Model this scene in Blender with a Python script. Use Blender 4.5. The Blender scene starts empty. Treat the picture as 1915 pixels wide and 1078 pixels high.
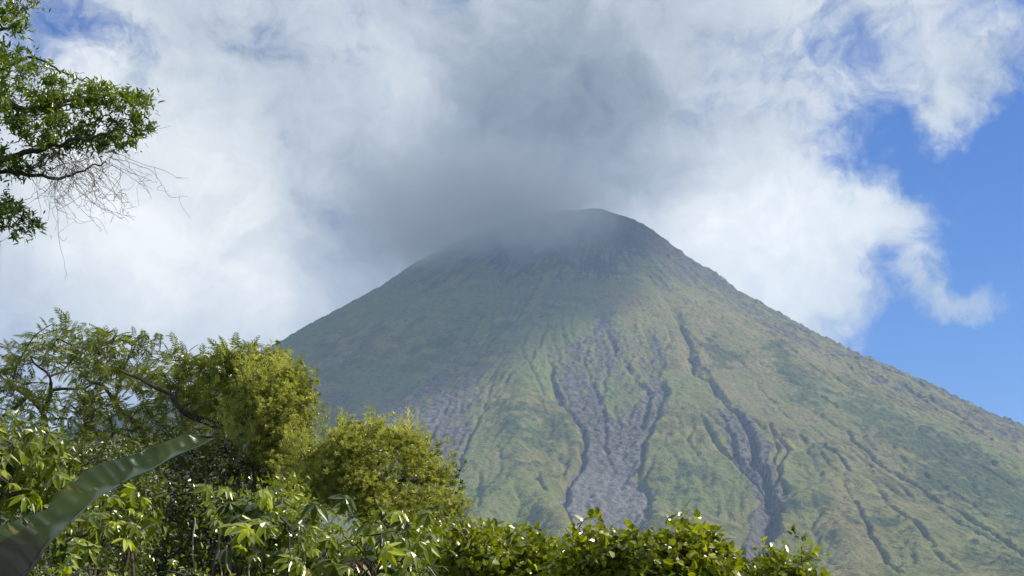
import bpy, math, numpy as np
from mathutils import Vector
R = math.radians
scene = bpy.context.scene
col = scene.collection

# ------------------------------------------------------------------ camera
EYE = np.array([0.0, 0.0, 1.7]); PITCH = R(12.0); F = 2631.0        # F: focal length in photo pixels (1915 wide)
cam_d = bpy.data.cameras.new('camera'); cam = bpy.data.objects.new('camera', cam_d); col.objects.link(cam)
cam.location = EYE; cam.rotation_euler = (R(90) + PITCH, 0, 0)
cam_d.sensor_width = 36.0; cam_d.lens = 36.0 * F / 1915.0
cam_d.clip_start = 0.1; cam_d.clip_end = 60000.0
scene.camera = cam

# ------------------------------------------------------------------ render / view
scene.view_settings.view_transform = 'Standard'; scene.view_settings.look = 'None'
EXPO = 0.5; scene.view_settings.exposure = EXPO; scene.view_settings.gamma = 1.0
scene.view_settings.use_curve_mapping = False
scene.render.engine = 'CYCLES'
cy = scene.cycles
cy.use_denoising = True
cy.max_bounces = 6; cy.diffuse_bounces = 2; cy.glossy_bounces = 2; cy.transmission_bounces = 4
cy.volume_bounces = 2; cy.transparent_max_bounces = 6
cy.volume_max_steps = 96
cy.sample_clamp_indirect = 4.0
cy.caustics_reflective = False; cy.caustics_refractive = False

def ray(x, y):
    """unit ray of a photo pixel (arrays allowed)"""
    u = (np.asarray(x, float) - 957.5) / F; v = (539.0 - np.asarray(y, float)) / F
    c, s = math.cos(PITCH), math.sin(PITCH)
    return np.stack([u, c - v * s, s + v * c], -1)
def at(x, y, D):
    """point seen at a pixel, D metres ahead"""
    r = ray(x, y); return EYE + r * (np.asarray(D, float) / r[..., 1])[..., None]
def px(p):
    """photo pixel of a world point"""
    q = np.asarray(p, float) - EYE; c, s = math.cos(PITCH), math.sin(PITCH)
    d = np.maximum(q[..., 1] * c + q[..., 2] * s, 1.0)
    return 957.5 + F * q[..., 0] / d, 539.0 - F * (q[..., 2] * c - q[..., 1] * s) / d

# ------------------------------------------------------------------ sun
SUN_AZ, SUN_EL = R(92.0), R(38.0)          # azimuth from the view direction towards the right
sd = np.array([math.sin(SUN_AZ) * math.cos(SUN_EL), math.cos(SUN_AZ) * math.cos(SUN_EL), math.sin(SUN_EL)])
sun_d = bpy.data.lights.new('sun', 'SUN'); sun = bpy.data.objects.new('sun', sun_d); col.objects.link(sun)
sun_d.energy = 5.0; sun_d.angle = R(0.5); sun_d.color = (1.0, 0.92, 0.77)
sun.rotation_euler = Vector(-sd).to_track_quat('-Z', 'Y').to_euler()
sun.location = (60, 0, 60)

# ------------------------------------------------------------------ node helper
class NT:
    def __init__(s, tree): s.t = tree; s.n = tree.nodes; s.l = tree.links
    def new(s, kind, ins=None, **props):
        n = s.n.new(kind)
        for k, v in props.items(): setattr(n, k, v)
        for k, v in (ins or {}).items(): s.put(n.inputs[k], v)
        return n
    def put(s, sock, v):
        if isinstance(v, bpy.types.NodeSocket): s.l.new(v, sock)
        elif isinstance(v, bpy.types.Node): s.l.new(v.outputs[0], sock)
        else: sock.default_value = v
    def m(s, op, a, b=0.0, c=0.0, clamp=False):
        return s.new('ShaderNodeMath', {0: a, 1: b, 2: c}, operation=op, use_clamp=clamp).outputs[0]
    def vm(s, op, a, b=(0, 0, 0), out=0):
        return s.new('ShaderNodeVectorMath', {0: a, 1: b}, operation=op).outputs[out]
    def sstep(s, x, a, b, lo=0.0, hi=1.0):
        return s.new('ShaderNodeMapRange', {0: x, 1: a, 2: b, 3: lo, 4: hi}, interpolation_type='SMOOTHSTEP').outputs[0]
    def noise(s, vec, scale, detail=6.0, rough=0.55, dist=0.0, out=0):
        n = s.new('ShaderNodeTexNoise', {'Vector': vec, 'Scale': scale, 'Detail': detail, 'Roughness': rough, 'Distortion': dist})
        return n.outputs[out]
    def mix(s, f, a, b, mode='MIX'):
        n = s.n.new('ShaderNodeMix'); n.data_type = 'RGBA'; n.blend_type = mode
        s.put(n.inputs[0], f); s.put(n.inputs[6], a); s.put(n.inputs[7], b); return n.outputs[2]
    def fsum(s, parts):
        a = parts[0]
        for b in parts[1:]: a = s.m('ADD', a, b)
        return a

# ------------------------------------------------------------------ sky: Nishita with procedural clouds at infinity
world = bpy.data.worlds.new('World'); scene.world = world; world.use_nodes = True
w = NT(world.node_tree); w.n.clear()
sky = w.new('ShaderNodeTexSky', sky_type='NISHITA', sun_disc=False, sun_elevation=SUN_EL, sun_rotation=SUN_AZ,
            altitude=500.0, air_density=1.0, dust_density=0.0, ozone_density=4.0)
SKY_STRENGTH = 0.13
tc = w.new('ShaderNodeTexCoord')
d0 = w.vm('NORMALIZE', tc.outputs['Generated'])
def warped(scale, amt, detail):
    c = w.noise(d0, scale, detail, 0.6, 0.0, 1)
    off = w.vm('SUBTRACT', c, (0.5, 0.5, 0.5))
    n = w.n.new('ShaderNodeVectorMath'); n.operation = 'SCALE'; w.put(n.inputs[0], off); n.inputs['Scale'].default_value = amt
    return w.vm('ADD', d0, n.outputs[0])
dw = w.vm('NORMALIZE', warped(7.0, 0.085, 5.0))
dw2 = w.vm('NORMALIZE', warped(16.0, 0.045, 6.0))
dw3 = w.vm('NORMALIZE', warped(26.0, 0.075, 9.0))
def blob(x, y, r, a, d=None):
    v = ray(x, y); v = v / np.linalg.norm(v)
    k = (F / r) ** 2 / 1.0
    dt = w.vm('DOT_PRODUCT', d or dw, tuple(v), 1)
    return w.m('MULTIPLY', w.m('EXPONENT', w.m('MULTIPLY_ADD', dt, k, -k)), a)
COVER = [  # x, y, radius (photo pixels), amount
    (2060, 400, 190, -1.6), (1900, 330, 85, -.9), (1870, 680, 170, -1.5), (1680, 640, 70, -.7), (1740, 310, 55, -.85), (1670, 480, 45, -.35), (1620, 320, 45, -.45), (1800, 460, 60, -.6), (1780, 30, 60, -.25),
    (1600, 230, 45, -.5), (1880, 10, 60, -.7), (1560, 90, 45, -.35), (1650, 340, 45, -.3), (1560, 330, 40, -.22), (1640, 190, 60, -.35),
    (100, 60, 75, -.9), (60, 130, 60, -.5), (235, 50, 38, -.45), (335, 120, 50, -.12), (480, 10, 50, -.35), (620, 55, 55, -.35), (620, 390, 60, -.25), (870, 10, 50, -.5), (560, 310, 50, -.15),
    (640, 100, 80, -.12), (1330, 135, 60, -.5), (540, 230, 60, -.2), (830, 215, 30, -.25), (1500, 60, 50, -.1),
    (1700, 385, 60, .5), (1790, 385, 45, .35), (1765, 530, 50, 1.15), (1850, 565, 48, 1.1), (1720, 580, 50, .7), (1640, 560, 40, .1), (1690, 415, 60, .25), (1760, 340, 50, .15), (1810, 180, 60, .5), (1800, 260, 45, .8), (1810, 380, 40, .5), (1715, 240, 40, -.3), (1905, 210, 60, -.5), (1840, 290, 60, -.5), (1590, 470, 40, -.2), (1570, 560, 50, .35), (1880, 90, 60, .5),
    (1300, 520, 150, .4), (1490, 520, 70, .4), (1570, 410, 80, .35), (900, 300, 250, .4), (350, 400, 300, .4)]
TONE = [
    (330, 330, 170, .42), (480, 600, 160, .30), (230, 500, 150, .24), (1290, 420, 130, .46), (1560, 390, 110, .30), (1450, 560, 110, .25), (760, 235, 75, .28), (700, 120, 70, .16), (1480, 150, 110, .10),
    (60, 330, 120, .2), (1350, 330, 90, .1), (520, 535, 45, .22), (160, 180, 80, .2), (1200, 60, 140, -.06), (1180, 120, 120, -.08),
    (960, 300, 170, -.5), (1050, 180, 160, -.22), (800, 400, 150, -.25), (700, 500, 110, -.16), (620, 560, 90, -.14), (560, 150, 120, -.14), (560, 330, 100, -.12), (1250, 250, 110, -.18), (100, 560, 120, -.06), (1300, 230, 120, -.1)]
cov = [blob(*b, dw3 if b[0] > 1580 and b[2] < 130 else None) for b in COVER]
n_big = w.noise(dw, 5.0, 3.0, 0.5); n_mid = w.noise(dw2, 13.0, 10.0, 0.60, .7); n_fine = w.noise(dw2, 36.0, 8.0, 0.66, .9)
cover = w.fsum(cov + [w.m('MULTIPLY_ADD', n_big, 0.3, 0.22), w.m('MULTIPLY_ADD', n_mid, 2.1, -1.05), w.m('MULTIPLY_ADD', n_fine, 1.3, -0.65)])
alpha = w.sstep(cover, -0.80, 0.42)
tone = w.fsum([blob(*b, dw2) for b in TONE] + [w.m('MULTIPLY_ADD', n_mid, 1.1, -0.55), w.m('MULTIPLY_ADD', n_fine, 0.55, -0.275), w.m('MULTIPLY_ADD', n_big, 0.5, -0.25)])
ramp = w.new('ShaderNodeValToRGB', {0: w.m('MULTIPLY_ADD', tone, 0.62, 0.52)})
def lin(r, g, b):
    f = lambda c: (c / 255 / 12.92) if c <= 10 else ((c / 255 + 0.055) / 1.055) ** 2.4
    return (f(r), f(g), f(b))
els = ramp.color_ramp.elements
stops = [(0.0, (128, 142, 158)), (0.28, (155, 168, 182)), (0.5, (186, 196, 208)), (0.72, (213, 220, 226)), (1.0, (246, 248, 248))]
els[0].position = 0.0; els[1].position = 1.0
for p, c in stops[1:-1]: els.new(p)
for e, (p, c) in zip(sorted(els, key=lambda e: e.position), stops): e.color = tuple(max(v / 2 ** EXPO - a, .02) / .68 / SKY_STRENGTH for v, a in zip(lin(*c), (.045, .065, .10))) + (1,)
skyc = w.mix(1.0, sky.outputs[0], (0.02, 0.29, 0.68, 1), 'MULTIPLY')
final = w.mix(w.m('MULTIPLY', alpha, 0.97), skyc, ramp.outputs[0])
bg = w.new('ShaderNodeBackground', {0: final, 1: SKY_STRENGTH})
w.new('ShaderNodeOutputWorld', {0: bg})
world.cycles.sampling_method = 'MANUAL'; world.cycles.sample_map_resolution = 512

# ------------------------------------------------------------------ small helpers
def tag(o, label=None, cat=None, group=None, kind=None):
    if label: o['label'] = label
    if cat: o['category'] = cat
    if group: o['group'] = group
    if kind: o['kind'] = kind
    return o
def npmesh(name, V, faces, mat=None, parent=None, attrs=None, smooth=False):
    """V (n,3); faces: list of (m,k) index arrays; attrs: name -> per-vertex floats"""
    me = bpy.data.meshes.new(name)
    faces = [np.asarray(f, np.int32) for f in faces if len(f)]
    me.vertices.add(len(V)); me.vertices.foreach_set('co', np.ascontiguousarray(V, np.float32).ravel())
    nl = sum(f.size for f in faces); nf = sum(len(f) for f in faces)
    me.loops.add(nl); me.loops.foreach_set('vertex_index', np.concatenate([f.ravel() for f in faces]))
    me.polygons.add(nf)
    tot = np.concatenate([np.full(len(f), f.shape[1], np.int32) for f in faces])
    me.polygons.foreach_set('loop_start', np.concatenate([[0], np.cumsum(tot)[:-1]]).astype(np.int32))
    me.polygons.foreach_set('use_smooth', np.full(nf, bool(smooth)))
    me.update(calc_edges=True)
    for k, a in (attrs or {}).items():
        at_ = me.attributes.new(k, 'FLOAT', 'POINT'); at_.data.foreach_set('value', np.ascontiguousarray(a, np.float32))
    if mat: me.materials.append(mat)
    o = bpy.data.objects.new(name, me); col.objects.link(o)
    if parent: o.parent = parent
    return o
def empty(name, loc):
    o = bpy.data.objects.new(name, None); o.location = loc; o.empty_display_size = 0.3; col.objects.link(o); return o
def material(name):
    m = bpy.data.materials.new(name); m.use_nodes = True; t = NT(m.node_tree); t.n.clear(); return m, t

# value noise on arrays
def vnoise(x, y, seed=0):
    xi = np.floor(x).astype(np.int64); yi = np.floor(y).astype(np.int64); fx = x - xi; fy = y - yi
    fx = fx * fx * fx * (fx * (fx * 6 - 15) + 10); fy = fy * fy * fy * (fy * (fy * 6 - 15) + 10)
    def h(a, b):
        n = (a * 374761393 + b * 668265263 + seed * 1442695041) & 0xffffffff
        n = ((n ^ (n >> 13)) * 1274126177) & 0xffffffff
        return ((n ^ (n >> 16)) & 0xffffff) / 0xffffff
    a, b, c, d = h(xi, yi), h(xi + 1, yi), h(xi, yi + 1), h(xi + 1, yi + 1)
    return (a * (1 - fx) + b * fx) * (1 - fy) + (c * (1 - fx) + d * fx) * fy * 1.0
def fbm(x, y, octv=5, seed=0, gain=0.5, lac=2.03):
    s = 0; a = 1; t = 0
    for i in range(octv):
        s = s + a * (vnoise(x, y, seed + i * 17) * 2 - 1); t += a; a *= gain; x = x * lac + 3.1; y = y * lac + 7.7
    return s / t
def ridged(x, y, octv=4, seed=0, gain=0.5):
    s = 0; a = 1; t = 0
    for i in range(octv):
        s = s + a * (1 - np.abs(vnoise(x, y, seed + i * 17) * 2 - 1) * 2); t += a; a *= gain; x = x * 2.1 + 5.3; y = y * 2.1 + 1.7
    return s / t
def sst(x, a, b):
    t = np.clip((x - a) / (b - a), 0, 1); return t * t * (3 - 2 * t)
def blur(a, n=1):
    for _ in range(n):
        a = (np.roll(a, 1, 0) + 2 * a + np.roll(a, -1, 0)) / 4; a = (np.roll(a, 1, 1) + 2 * a + np.roll(a, -1, 1)) / 4
    return a

# ------------------------------------------------------------------ the mountain
DV = 4300.0
apex = at(1112, 390, DV)
def side(pts):
    p = at([q[0] for q in pts], [q[1] for q in pts], DV); return np.abs(p[:, 0] - apex[0]), p[:, 2]
rr_, rz_ = side([(1112, 391), (1130, 393), (1150, 398), (1185, 412), (1222, 430), (1262, 462), (1300, 489), (1340, 515), (1400, 557), (1450, 584), (1500, 614),
                 (1560, 644), (1640, 684), (1735, 722), (1760, 735), (1840, 772), (1915, 803)])
lr_, lz_ = side([(1112, 391), (1085, 391), (1040, 397), (980, 411), (920, 430), (850, 458), (800, 484), (760, 507), (700, 546), (620, 592), (560, 622), (520, 646), (440, 690), (360, 722)])
def ext(r, z, r_end):
    r = list(r) + [r[-1] + (r_end - r[-1]) * .5, r_end]; z = list(z) + [z[-1] * .42, -12.0]
    r += [r_end + 1500]; z += [-60.0]; return np.array(r), np.array(z)
RR, RZ = ext(rr_, rz_, 2750); LR, LZ = ext(lr_, lz_, 2650)
FR = np.array([0, 60, 150, 300, 600, 1000, 1400, 1800, 2150, 2450, 4200]); FZ = apex[2] - np.array([0, 16, 70, 178, 385, 640, 865, 1040, 1140, 1182, 1240])
def base_h(X, Y):
    dx = X - apex[0]; dy = Y - apex[1]; r = np.hypot(dx, dy) + 1e-6
    c = dx / r; wr = sst(c, 0.05, 0.97); wl = sst(-c, 0.05, 0.97); wf = 1 - wr - wl
    return wr * np.interp(r, RR, RZ) + wl * np.interp(r, LR, LZ) + wf * np.interp(r, FR, FZ)

def calibrate():
    global RZ, LZ
    tr = np.array([(1135, 394), (1152, 399), (1185, 412), (1222, 430), (1262, 462), (1300, 489), (1340, 515), (1400, 557), (1450, 584), (1500, 614), (1560, 644), (1640, 684), (1735, 722), (1840, 772), (1915, 803), (2050, 862), (2250, 940)], float)
    tl = np.array([(1085, 392), (1040, 397), (980, 411), (920, 430), (850, 458), (800, 484), (760, 507), (700, 546), (620, 592), (560, 622), (520, 646), (440, 690), (360, 728), (200, 790), (0, 850)], float)
    X, Y = np.meshgrid(np.arange(-2400, 2700, 12.0), np.arange(2300, 4700, 14.0))
    for it in range(14):
        B = base_h(X, Y); U, V = px(np.stack([X, Y, B], -1)); ui = np.clip((U / 8).astype(int) + 40, 0, 420)
        S = np.full(421, 2000.0); np.minimum.at(S, ui.ravel(), V.ravel()); xs = (np.arange(421) - 40) * 8 + 4
        for tgt, rad, nm in ((tr, RR, 'R'), (tl, LR, 'L')):
            err = np.interp(tgt[:, 0], xs, S) - tgt[:, 1]                   # positive: stands too low
            rk = np.abs(at(tgt[:, 0], tgt[:, 1], DV)[:, 0] - apex[0]); o = np.argsort(rk)
            dz = np.interp(rad, rk[o], err[o]) * DV / F * .6
            dz[rad > rk.max() * 1.25] *= .3
            if nm == 'R': RZ = np.minimum(np.minimum.accumulate(RZ + dz), apex[2])
            else: LZ = np.minimum(np.minimum.accumulate(LZ + dz), apex[2])
def build_mountain():
    calibrate()
    st = 3.3
    gx = np.concatenate([-1400 - np.cumsum(3.3 * 1.045 ** np.arange(60))[::-1], np.arange(-1400, 1760, st), 1760 + np.cumsum(3.3 * 1.045 ** np.arange(60))])
    gyf = np.concatenate([np.arange(1720, 4420, 3.6)])
    X, Y = np.meshgrid(gx, gyf)
    B = base_h(X, Y)
    dx = X - apex[0]; dy = Y - apex[1]; r = np.hypot(dx, dy); th = np.arctan2(dx, -dy)
    U, V = px(np.stack([X, Y, B], -1))
    # warped pixel-like surface coordinates let the marks wander
    wu = fbm(X / 60, Y / 60, 5, 5, .6) * 16 + fbm(th * 60, r / 160, 3, 6) * 9; wv = fbm(X / 60, Y / 60, 5, 9, .6) * 14
    def line(pts, warp=1.0):
        """distance (photo pixels) to a polyline and the position along it"""
        P = np.array(pts, float); best = np.full(X.shape, 1e9); tt = np.zeros(X.shape)
        uu = U + wu * warp; vv = V + wv * warp; n = len(P) - 1
        for i in range(n):
            a, b = P[i], P[i + 1]; e = b - a; L = e @ e
            lo = np.minimum(a, b) - 150; hi = np.maximum(a, b) + 150
            m = (uu > lo[0]) & (uu < hi[0]) & (vv > lo[1]) & (vv < hi[1])
            pu = uu[m] - a[0]; pv = vv[m] - a[1]; t = np.clip((pu * e[0] + pv * e[1]) / L, 0, 1)
            d = np.hypot(pu - t * e[0], pv - t * e[1]); old = best[m]; better = d < old
            o2 = tt[m]; o2[better] = (i + t[better]) / n; old[better] = d[better]; best[m] = old; tt[m] = o2
        return best, tt
    def poly(pts, soft, warp=1.0):
        P = np.array(pts, float); uu = U + wu * warp; vv = V + wv * warp
        inside = np.zeros(X.shape, bool); n = len(P)
        for i in range(n):
            a, b = P[i], P[(i + 1) % n]
            c = ((a[1] > vv) != (b[1] > vv)) & (uu < (b[0] - a[0]) * (vv - a[1]) / (b[1] - a[1] + 1e-9) + a[0]); inside ^= c
        d, _ = line(list(pts) + [pts[0]], warp)
        return sst(np.where(inside, d, -d), -soft, soft)
    H = B.copy()
    edge = sst(r, 60, 300)
    # broad ribs and hollows that run down the fall line
    low = sst(r, 250, 1100); patch = sst(fbm(X / 260, Y / 260, 3, 201), -.25, .35)
    H += edge * 16 * fbm(th * 5.5 + 3, r / 900, 3, 31)
    H += low * (2.5 + 3 * patch) * fbm(th * 14 + .5 * fbm(X / 300, Y / 300, 2, 43), r / 500 + th * 2, 3, 41)
    H += 6 * fbm(X / 120, Y / 120, 4, 55) * edge
    # main lava field and the other bare ground
    lava = poly([(1095, 625), (1120, 585), (1190, 600), (1245, 655), (1240, 720), (1250, 775), (1222, 800), (1205, 850), (1180, 880), (1222, 915), (1218, 960), (1190, 1010), (1140, 1040),
                 (1095, 1030), (1060, 985), (1042, 955), (1052, 910), (1075, 870), (1096, 830), (1085, 800), (1050, 765), (1032, 715), (1018, 660), (1050, 650)], 13)
    lavaR = poly([(1330, 770), (1380, 770), (1440, 830), (1450, 880), (1480, 930), (1450, 1000), (1440, 1078), (1380, 1078), (1390, 1000), (1410, 940), (1370, 860)], 10)
    lavaL = poly([(575, 770), (640, 760), (730, 735), (810, 700), (880, 690), (925, 700), (905, 770), (870, 850), (845, 900), (850, 1000), (760, 1000), (700, 850), (580, 830)], 50) * .95
    top = sst(V + 60 * fbm(X / 120, Y / 120, 3, 211), 590, 430) * sst(U, 760, 1000) * .8
    rim = sst(np.interp(U, [1085, 1222, 1340, 1500, 1735, 1915, 2300], [386, 430, 515, 614, 722, 803, 960]) - V, -64, -8) * (U > 1080) * sst(U, 1080, 1150)
    top = np.clip(top + .45 * rim, 0, 1)
    # hillocks: crest polylines raised into rounded banks
    for pts, wd, hh in [([(860, 1010), (905, 975), (965, 940), (1010, 962), (1060, 1010), (1090, 1040)], 34, 34),
                        ([(1205, 800), (1250, 785), (1300, 800), (1350, 840)], 34, 16), ([(1190, 1005), (1230, 985), (1290, 990), (1320, 1030)], 28, 15),
                        ([(1475, 960), (1500, 945), (1550, 945), (1580, 985), (1600, 1050)], 30, 16), ([(1530, 850), (1560, 880), (1560, 920)], 26, 7),
                        ([(1215, 880), (1270, 870), (1310, 900)], 30, 14), ([(1100, 815), (1040, 790), (960, 800)], 34, 12), ([(1090, 690), (1140, 780), (1130, 850)], 30, 4),
                        ([(1620, 985), (1700, 985), (1760, 1030)], 34, 9), ([(960, 640), (985, 720), (960, 800), (980, 880)], 42, 16), ([(1450, 650), (1560, 740), (1700, 830), (1915, 930)], 40, 12)]:
        d, t = line(pts); H += hh * np.exp(-(d / wd) ** 2) * np.sin(np.pi * np.clip(t, .04, .96)) ** .4 * 1.2
    H -= lava * 9
    # ravines
    def carve(pts, wd, dep, warp=.8, sharp=1.0):
        d, t = line(pts, warp); wv_ = (wd if dep > 15 else wd * .72) * (0.75 + .5 * vnoise(t * 14, t * 3 + pts[0][0], 3))
        fade = sst(t, 0, .12) * (.55 + .45 * t)
        return (dep if dep > 15 else dep * .85) * fade * np.clip(1 - d / wv_, 0, 1) ** sharp
    C = np.zeros(X.shape)
    for a in [([(1235, 545), (1262, 590), (1290, 640), (1296, 680), (1330, 720), (1360, 762), (1392, 808), (1408, 850), (1432, 900), (1440, 940), (1434, 980), (1424, 1020), (1418, 1078)], 11, 30),
              ([(1425, 925), (1445, 960), (1430, 1000), (1415, 1030), (1420, 1075)], 26, 48), ([(1400, 800), (1400, 850), (1420, 890), (1440, 925)], 12, 22),
              ([(1290, 780), (1335, 828), (1380, 876), (1412, 905), (1432, 925)], 10, 20), ([(1345, 820), (1375, 850), (1400, 885), (1425, 910)], 9, 16), ([(1330, 770), (1360, 820), (1378, 850)], 8, 10),
              ([(1450, 800), (1470, 850), (1460, 900), (1475, 930)], 8, 11), ([(1440, 780), (1450, 830), (1455, 890), (1440, 930)], 8, 11), ([(1385, 1000), (1382, 1040), (1390, 1078)], 18, 16),
              ([(1510, 825), (1545, 848), (1578, 882), (1580, 910), (1592, 950), (1612, 985), (1640, 1030), (1680, 1078)], 6.5, 14),
              ([(1480, 745), (1560, 800), (1640, 862), (1720, 912), (1800, 965), (1860, 1000), (1960, 1060)], 6, 11), ([(1650, 845), (1720, 880), (1790, 930), (1840, 965)], 4, 5), ([(1690, 920), (1760, 955)], 4, 5),
              ([(1018, 655), (1030, 712), (1058, 768), (1088, 802), (1088, 850), (1062, 900), (1050, 940), (1062, 985), (1095, 1030)], 11, 22),
              ([(1012, 878), (1000, 905), (1018, 935), (1048, 968), (1085, 1012), (1100, 1060)], 9, 18), ([(1062, 845), (1050, 900), (1048, 950)], 8, 12), ([(1215, 890), (1192, 885), (1215, 925), (1216, 975)], 12, 15),
              ([(1240, 700), (1235, 770), (1205, 830), (1195, 880)], 10, 14), ([(1130, 600), (1150, 660), (1190, 700)], 9, 10), ([(1160, 650), (1180, 700), (1215, 740), (1200, 790)], 8, 10),
              ([(1090, 620), (1105, 700), (1125, 760), (1130, 840)], 7, 9), ([(1190, 560), (1210, 580), (1240, 600), (1250, 640)], 6, 7), ([(1240, 570), (1280, 610), (1305, 640)], 7, 11), ([(1120, 590), (1140, 630)], 5, 6),
              ([(1400, 700), (1480, 790), (1500, 830)], 5, 6), ([(1320, 700), (1345, 740), (1395, 780), (1430, 800)], 5, 8), ([(1460, 640), (1520, 690), (1600, 735)], 5, 6),
              ([(1640, 690), (1735, 750), (1830, 810), (1960, 870)], 5, 9), ([(1690, 705), (1790, 780), (1915, 845), (2000, 880)], 6, 9), ([(1540, 650), (1640, 720), (1740, 780)], 4, 6),
              ([(900, 880), (890, 930), (900, 980)], 8, 8), ([(940, 850), (930, 900), (920, 940)], 7, 7), ([(790, 520), (700, 620), (600, 720)], 10, 5), ([(860, 560), (780, 660), (720, 740)], 10, 5), ([(950, 500), (880, 620), (850, 700)], 10, 6),
              ([(700, 580), (610, 660), (540, 740)], 9, 5), ([(930, 690), (915, 760), (880, 830), (850, 900)], 8, 7), ([(860, 700), (830, 770), (800, 820)], 7, 6),
              ([(1620, 870), (1660, 950), (1720, 1010), (1800, 1078)], 7, 6), ([(1300, 600), (1340, 650), (1400, 690)], 6, 6), ([(1345, 610), (1430, 680), (1520, 735), (1560, 770)], 6, 6)]:
        C = np.maximum(C, carve(*a))
    H -= C
    # small rugged relief of the lava
    rock = np.clip(np.maximum(np.maximum(lava, lavaR * .9), lavaL * .8) + top * .8, 0, 1)
    s1 = ridged(th * 52 + fbm(X / 50, Y / 50, 3, 71) * 1.2, r / 120, 3, 77); s2 = ridged(th * 80 + 6 * fbm(X / 70, Y / 70, 4, 72, .6), r / 40, 3, 79)
    s3 = fbm(X / 11, Y / 14, 3, 83, .6)
    H += np.maximum(lava, lavaR * .7) * (.3 * s1 + 1.1 * ridged(th * 120 + 5 * fbm(X / 60, Y / 60, 3, 75), r / 45, 2, 81) + 3.4 * s3 + 2.4 * fbm(X / 7, Y / 9, 2, 85) + 4.0 * fbm(X / 28 + 2 * vnoise(X / 40, Y / 40, 2), Y / 45, 4, 87, .6)) + lavaL * (.8 * s1 + 1.0 * s2 + 3.5 * s3) + top * (.5 * s1 + .6 * s2) * low
    H += 2.2 * fbm(th * 12 + X / 90, r / 10 + 1.5 * vnoise(X / 60, Y / 60, 15), 3, 221) * sst(fbm(X / 180, Y / 150, 3, 223), -.1, .4) * (1 - rock)
    # water-worn gullies: drops run down the surface and wear it away
    rng = np.random.default_rng(4)
    ny, nx = X.shape
    for it, (npart, k) in enumerate([(100000, .55), (130000, .6), (160000, .95)]):
        Hs = blur(H + 1.5 * rng.standard_normal(H.shape) + 5 * fbm(X / 45, Y / 45, 4, 300 + it), 1)
        Gy, Gx = np.gradient(Hs)
        pxx = rng.uniform(2, nx - 3, npart); pyy = rng.uniform(2, ny - 3, npart); vx = np.zeros(npart); vy = np.zeros(npart)
        cnt = np.zeros(nx * ny)
        for s in range(170):
            i = pyy.astype(int) * nx + pxx.astype(int)
            gx_ = Gx.ravel()[i]; gy_ = Gy.ravel()[i]
            vx = .55 * vx - gx_; vy = .55 * vy - gy_; n = np.hypot(vx, vy) + 1e-6
            pxx = np.clip(pxx + vx / n * .9, 2, nx - 3); pyy = np.clip(pyy + vy / n * .9, 2, ny - 3)
            cnt += np.bincount(i, minlength=nx * ny)
        A = np.log1p(blur(cnt.reshape(ny, nx), 1 if it < 2 else 0) * 1.0); A = blur(A, 0 if it < 2 else 1) - blur(A, 10); A = np.clip(A, -.8, 2.4)
        H -= k * (.2 + .8 * low) * (.35 + .85 * patch * (1 - .6 * lava) + .25 * np.maximum(lavaR, lavaL)) * A * edge
    flow = np.clip(A, 0, 2) / 2 * (.35 + .65 * patch)
    # edge of the ridge against the sky: knobs and blocks
    H += 9 * np.clip(fbm(X / 20, Y / 20, 3, 91) - .05, 0, 1) * (.3 + np.clip(rim, 0, 1) * 1.3) * edge
    H += (3.0 * fbm(X / 22, Y / 18, 3, 95, .7) + 2.4 * fbm(X / 9, Y / 8, 2, 97)) * edge
    dark = np.zeros(X.shape)                                     # bushes: darker green
    for pts, wd, am in [([(1610, 770), (1680, 815), (1760, 850), (1840, 900), (1960, 990)], 42, 1.0), ([(1730, 890), (1800, 920), (1900, 950)], 44, .9), ([(1330, 640), (1350, 680)], 28, .9), ([(1450, 650), (1480, 710), (1530, 745)], 30, .8),
                        ([(1220, 805), (1300, 800)], 20, .6), ([(1290, 880), (1330, 895)], 16, .9), ([(1200, 900), (1250, 905), (1290, 920)], 24, .5), ([(960, 820), (1080, 810)], 38, .8), ([(930, 850), (1000, 880)], 30, .5), ([(1520, 850), (1560, 860)], 26, .6),
                        ([(1480, 965), (1540, 955)], 20, .7), ([(1600, 990), (1690, 990)], 24, .6), ([(1820, 1040), (1900, 1078)], 34, .7), ([(790, 600), (850, 640)], 40, .4), ([(1290, 560), (1400, 620)], 40, .3), ([(1200, 1000), (1260, 985)], 16, .8), ([(900, 965), (940, 955)], 16, .6)]:
        d, t = line(pts); dark = np.maximum(dark, am * np.exp(-(d / wd) ** 2))
    bush = .8 * sst(dark * .8 + .75 * fbm(X / 26, Y / 20, 5, 101, .65), .32, .66)
    H += bush * (2.2 + 3.5 * np.clip(fbm(X / 14, Y / 14, 3, 103), -.3, 1))
    dry = np.clip(poly([(1100, 560), (1230, 540), (1330, 560), (1480, 700), (1560, 790), (1700, 880), (1600, 880), (1480, 800), (1330, 740), (1250, 640), (1130, 600)], 40) + .0, 0, 1)
    dry2 = poly([(1560, 860), (1600, 900), (1620, 980), (1700, 1078), (1540, 1078), (1560, 980)], 25) * .7 + poly([(1350, 560), (1500, 620), (1915, 800), (2100, 900), (2100, 960), (1700, 760), (1450, 650)], 30) * .7
    dry = np.clip(.08 + dry * 1.1 + dry2 + .6 * fbm(X / 150, Y / 150, 4, 107), 0, 1)
    bare = np.clip(np.maximum(rock * 1.1 - .0, sst(C, 9, 20) * .9), 0, 1)
    streak = fbm(th * 70 + fbm(X / 60, Y / 60, 3, 7), r / 130, 4, 111, .6); up_f = sst(V, 900, 620)
    bare = np.clip(bare * (1 - .22 * up_f * (1 - top)) + .35 * top + (.75 * streak + .45 * fbm(X / 22, Y / 30, 4, 109, .6)) * sst(bare, 0, .25) * (.25 + .75 * up_f + .2), 0, 1)
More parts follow.
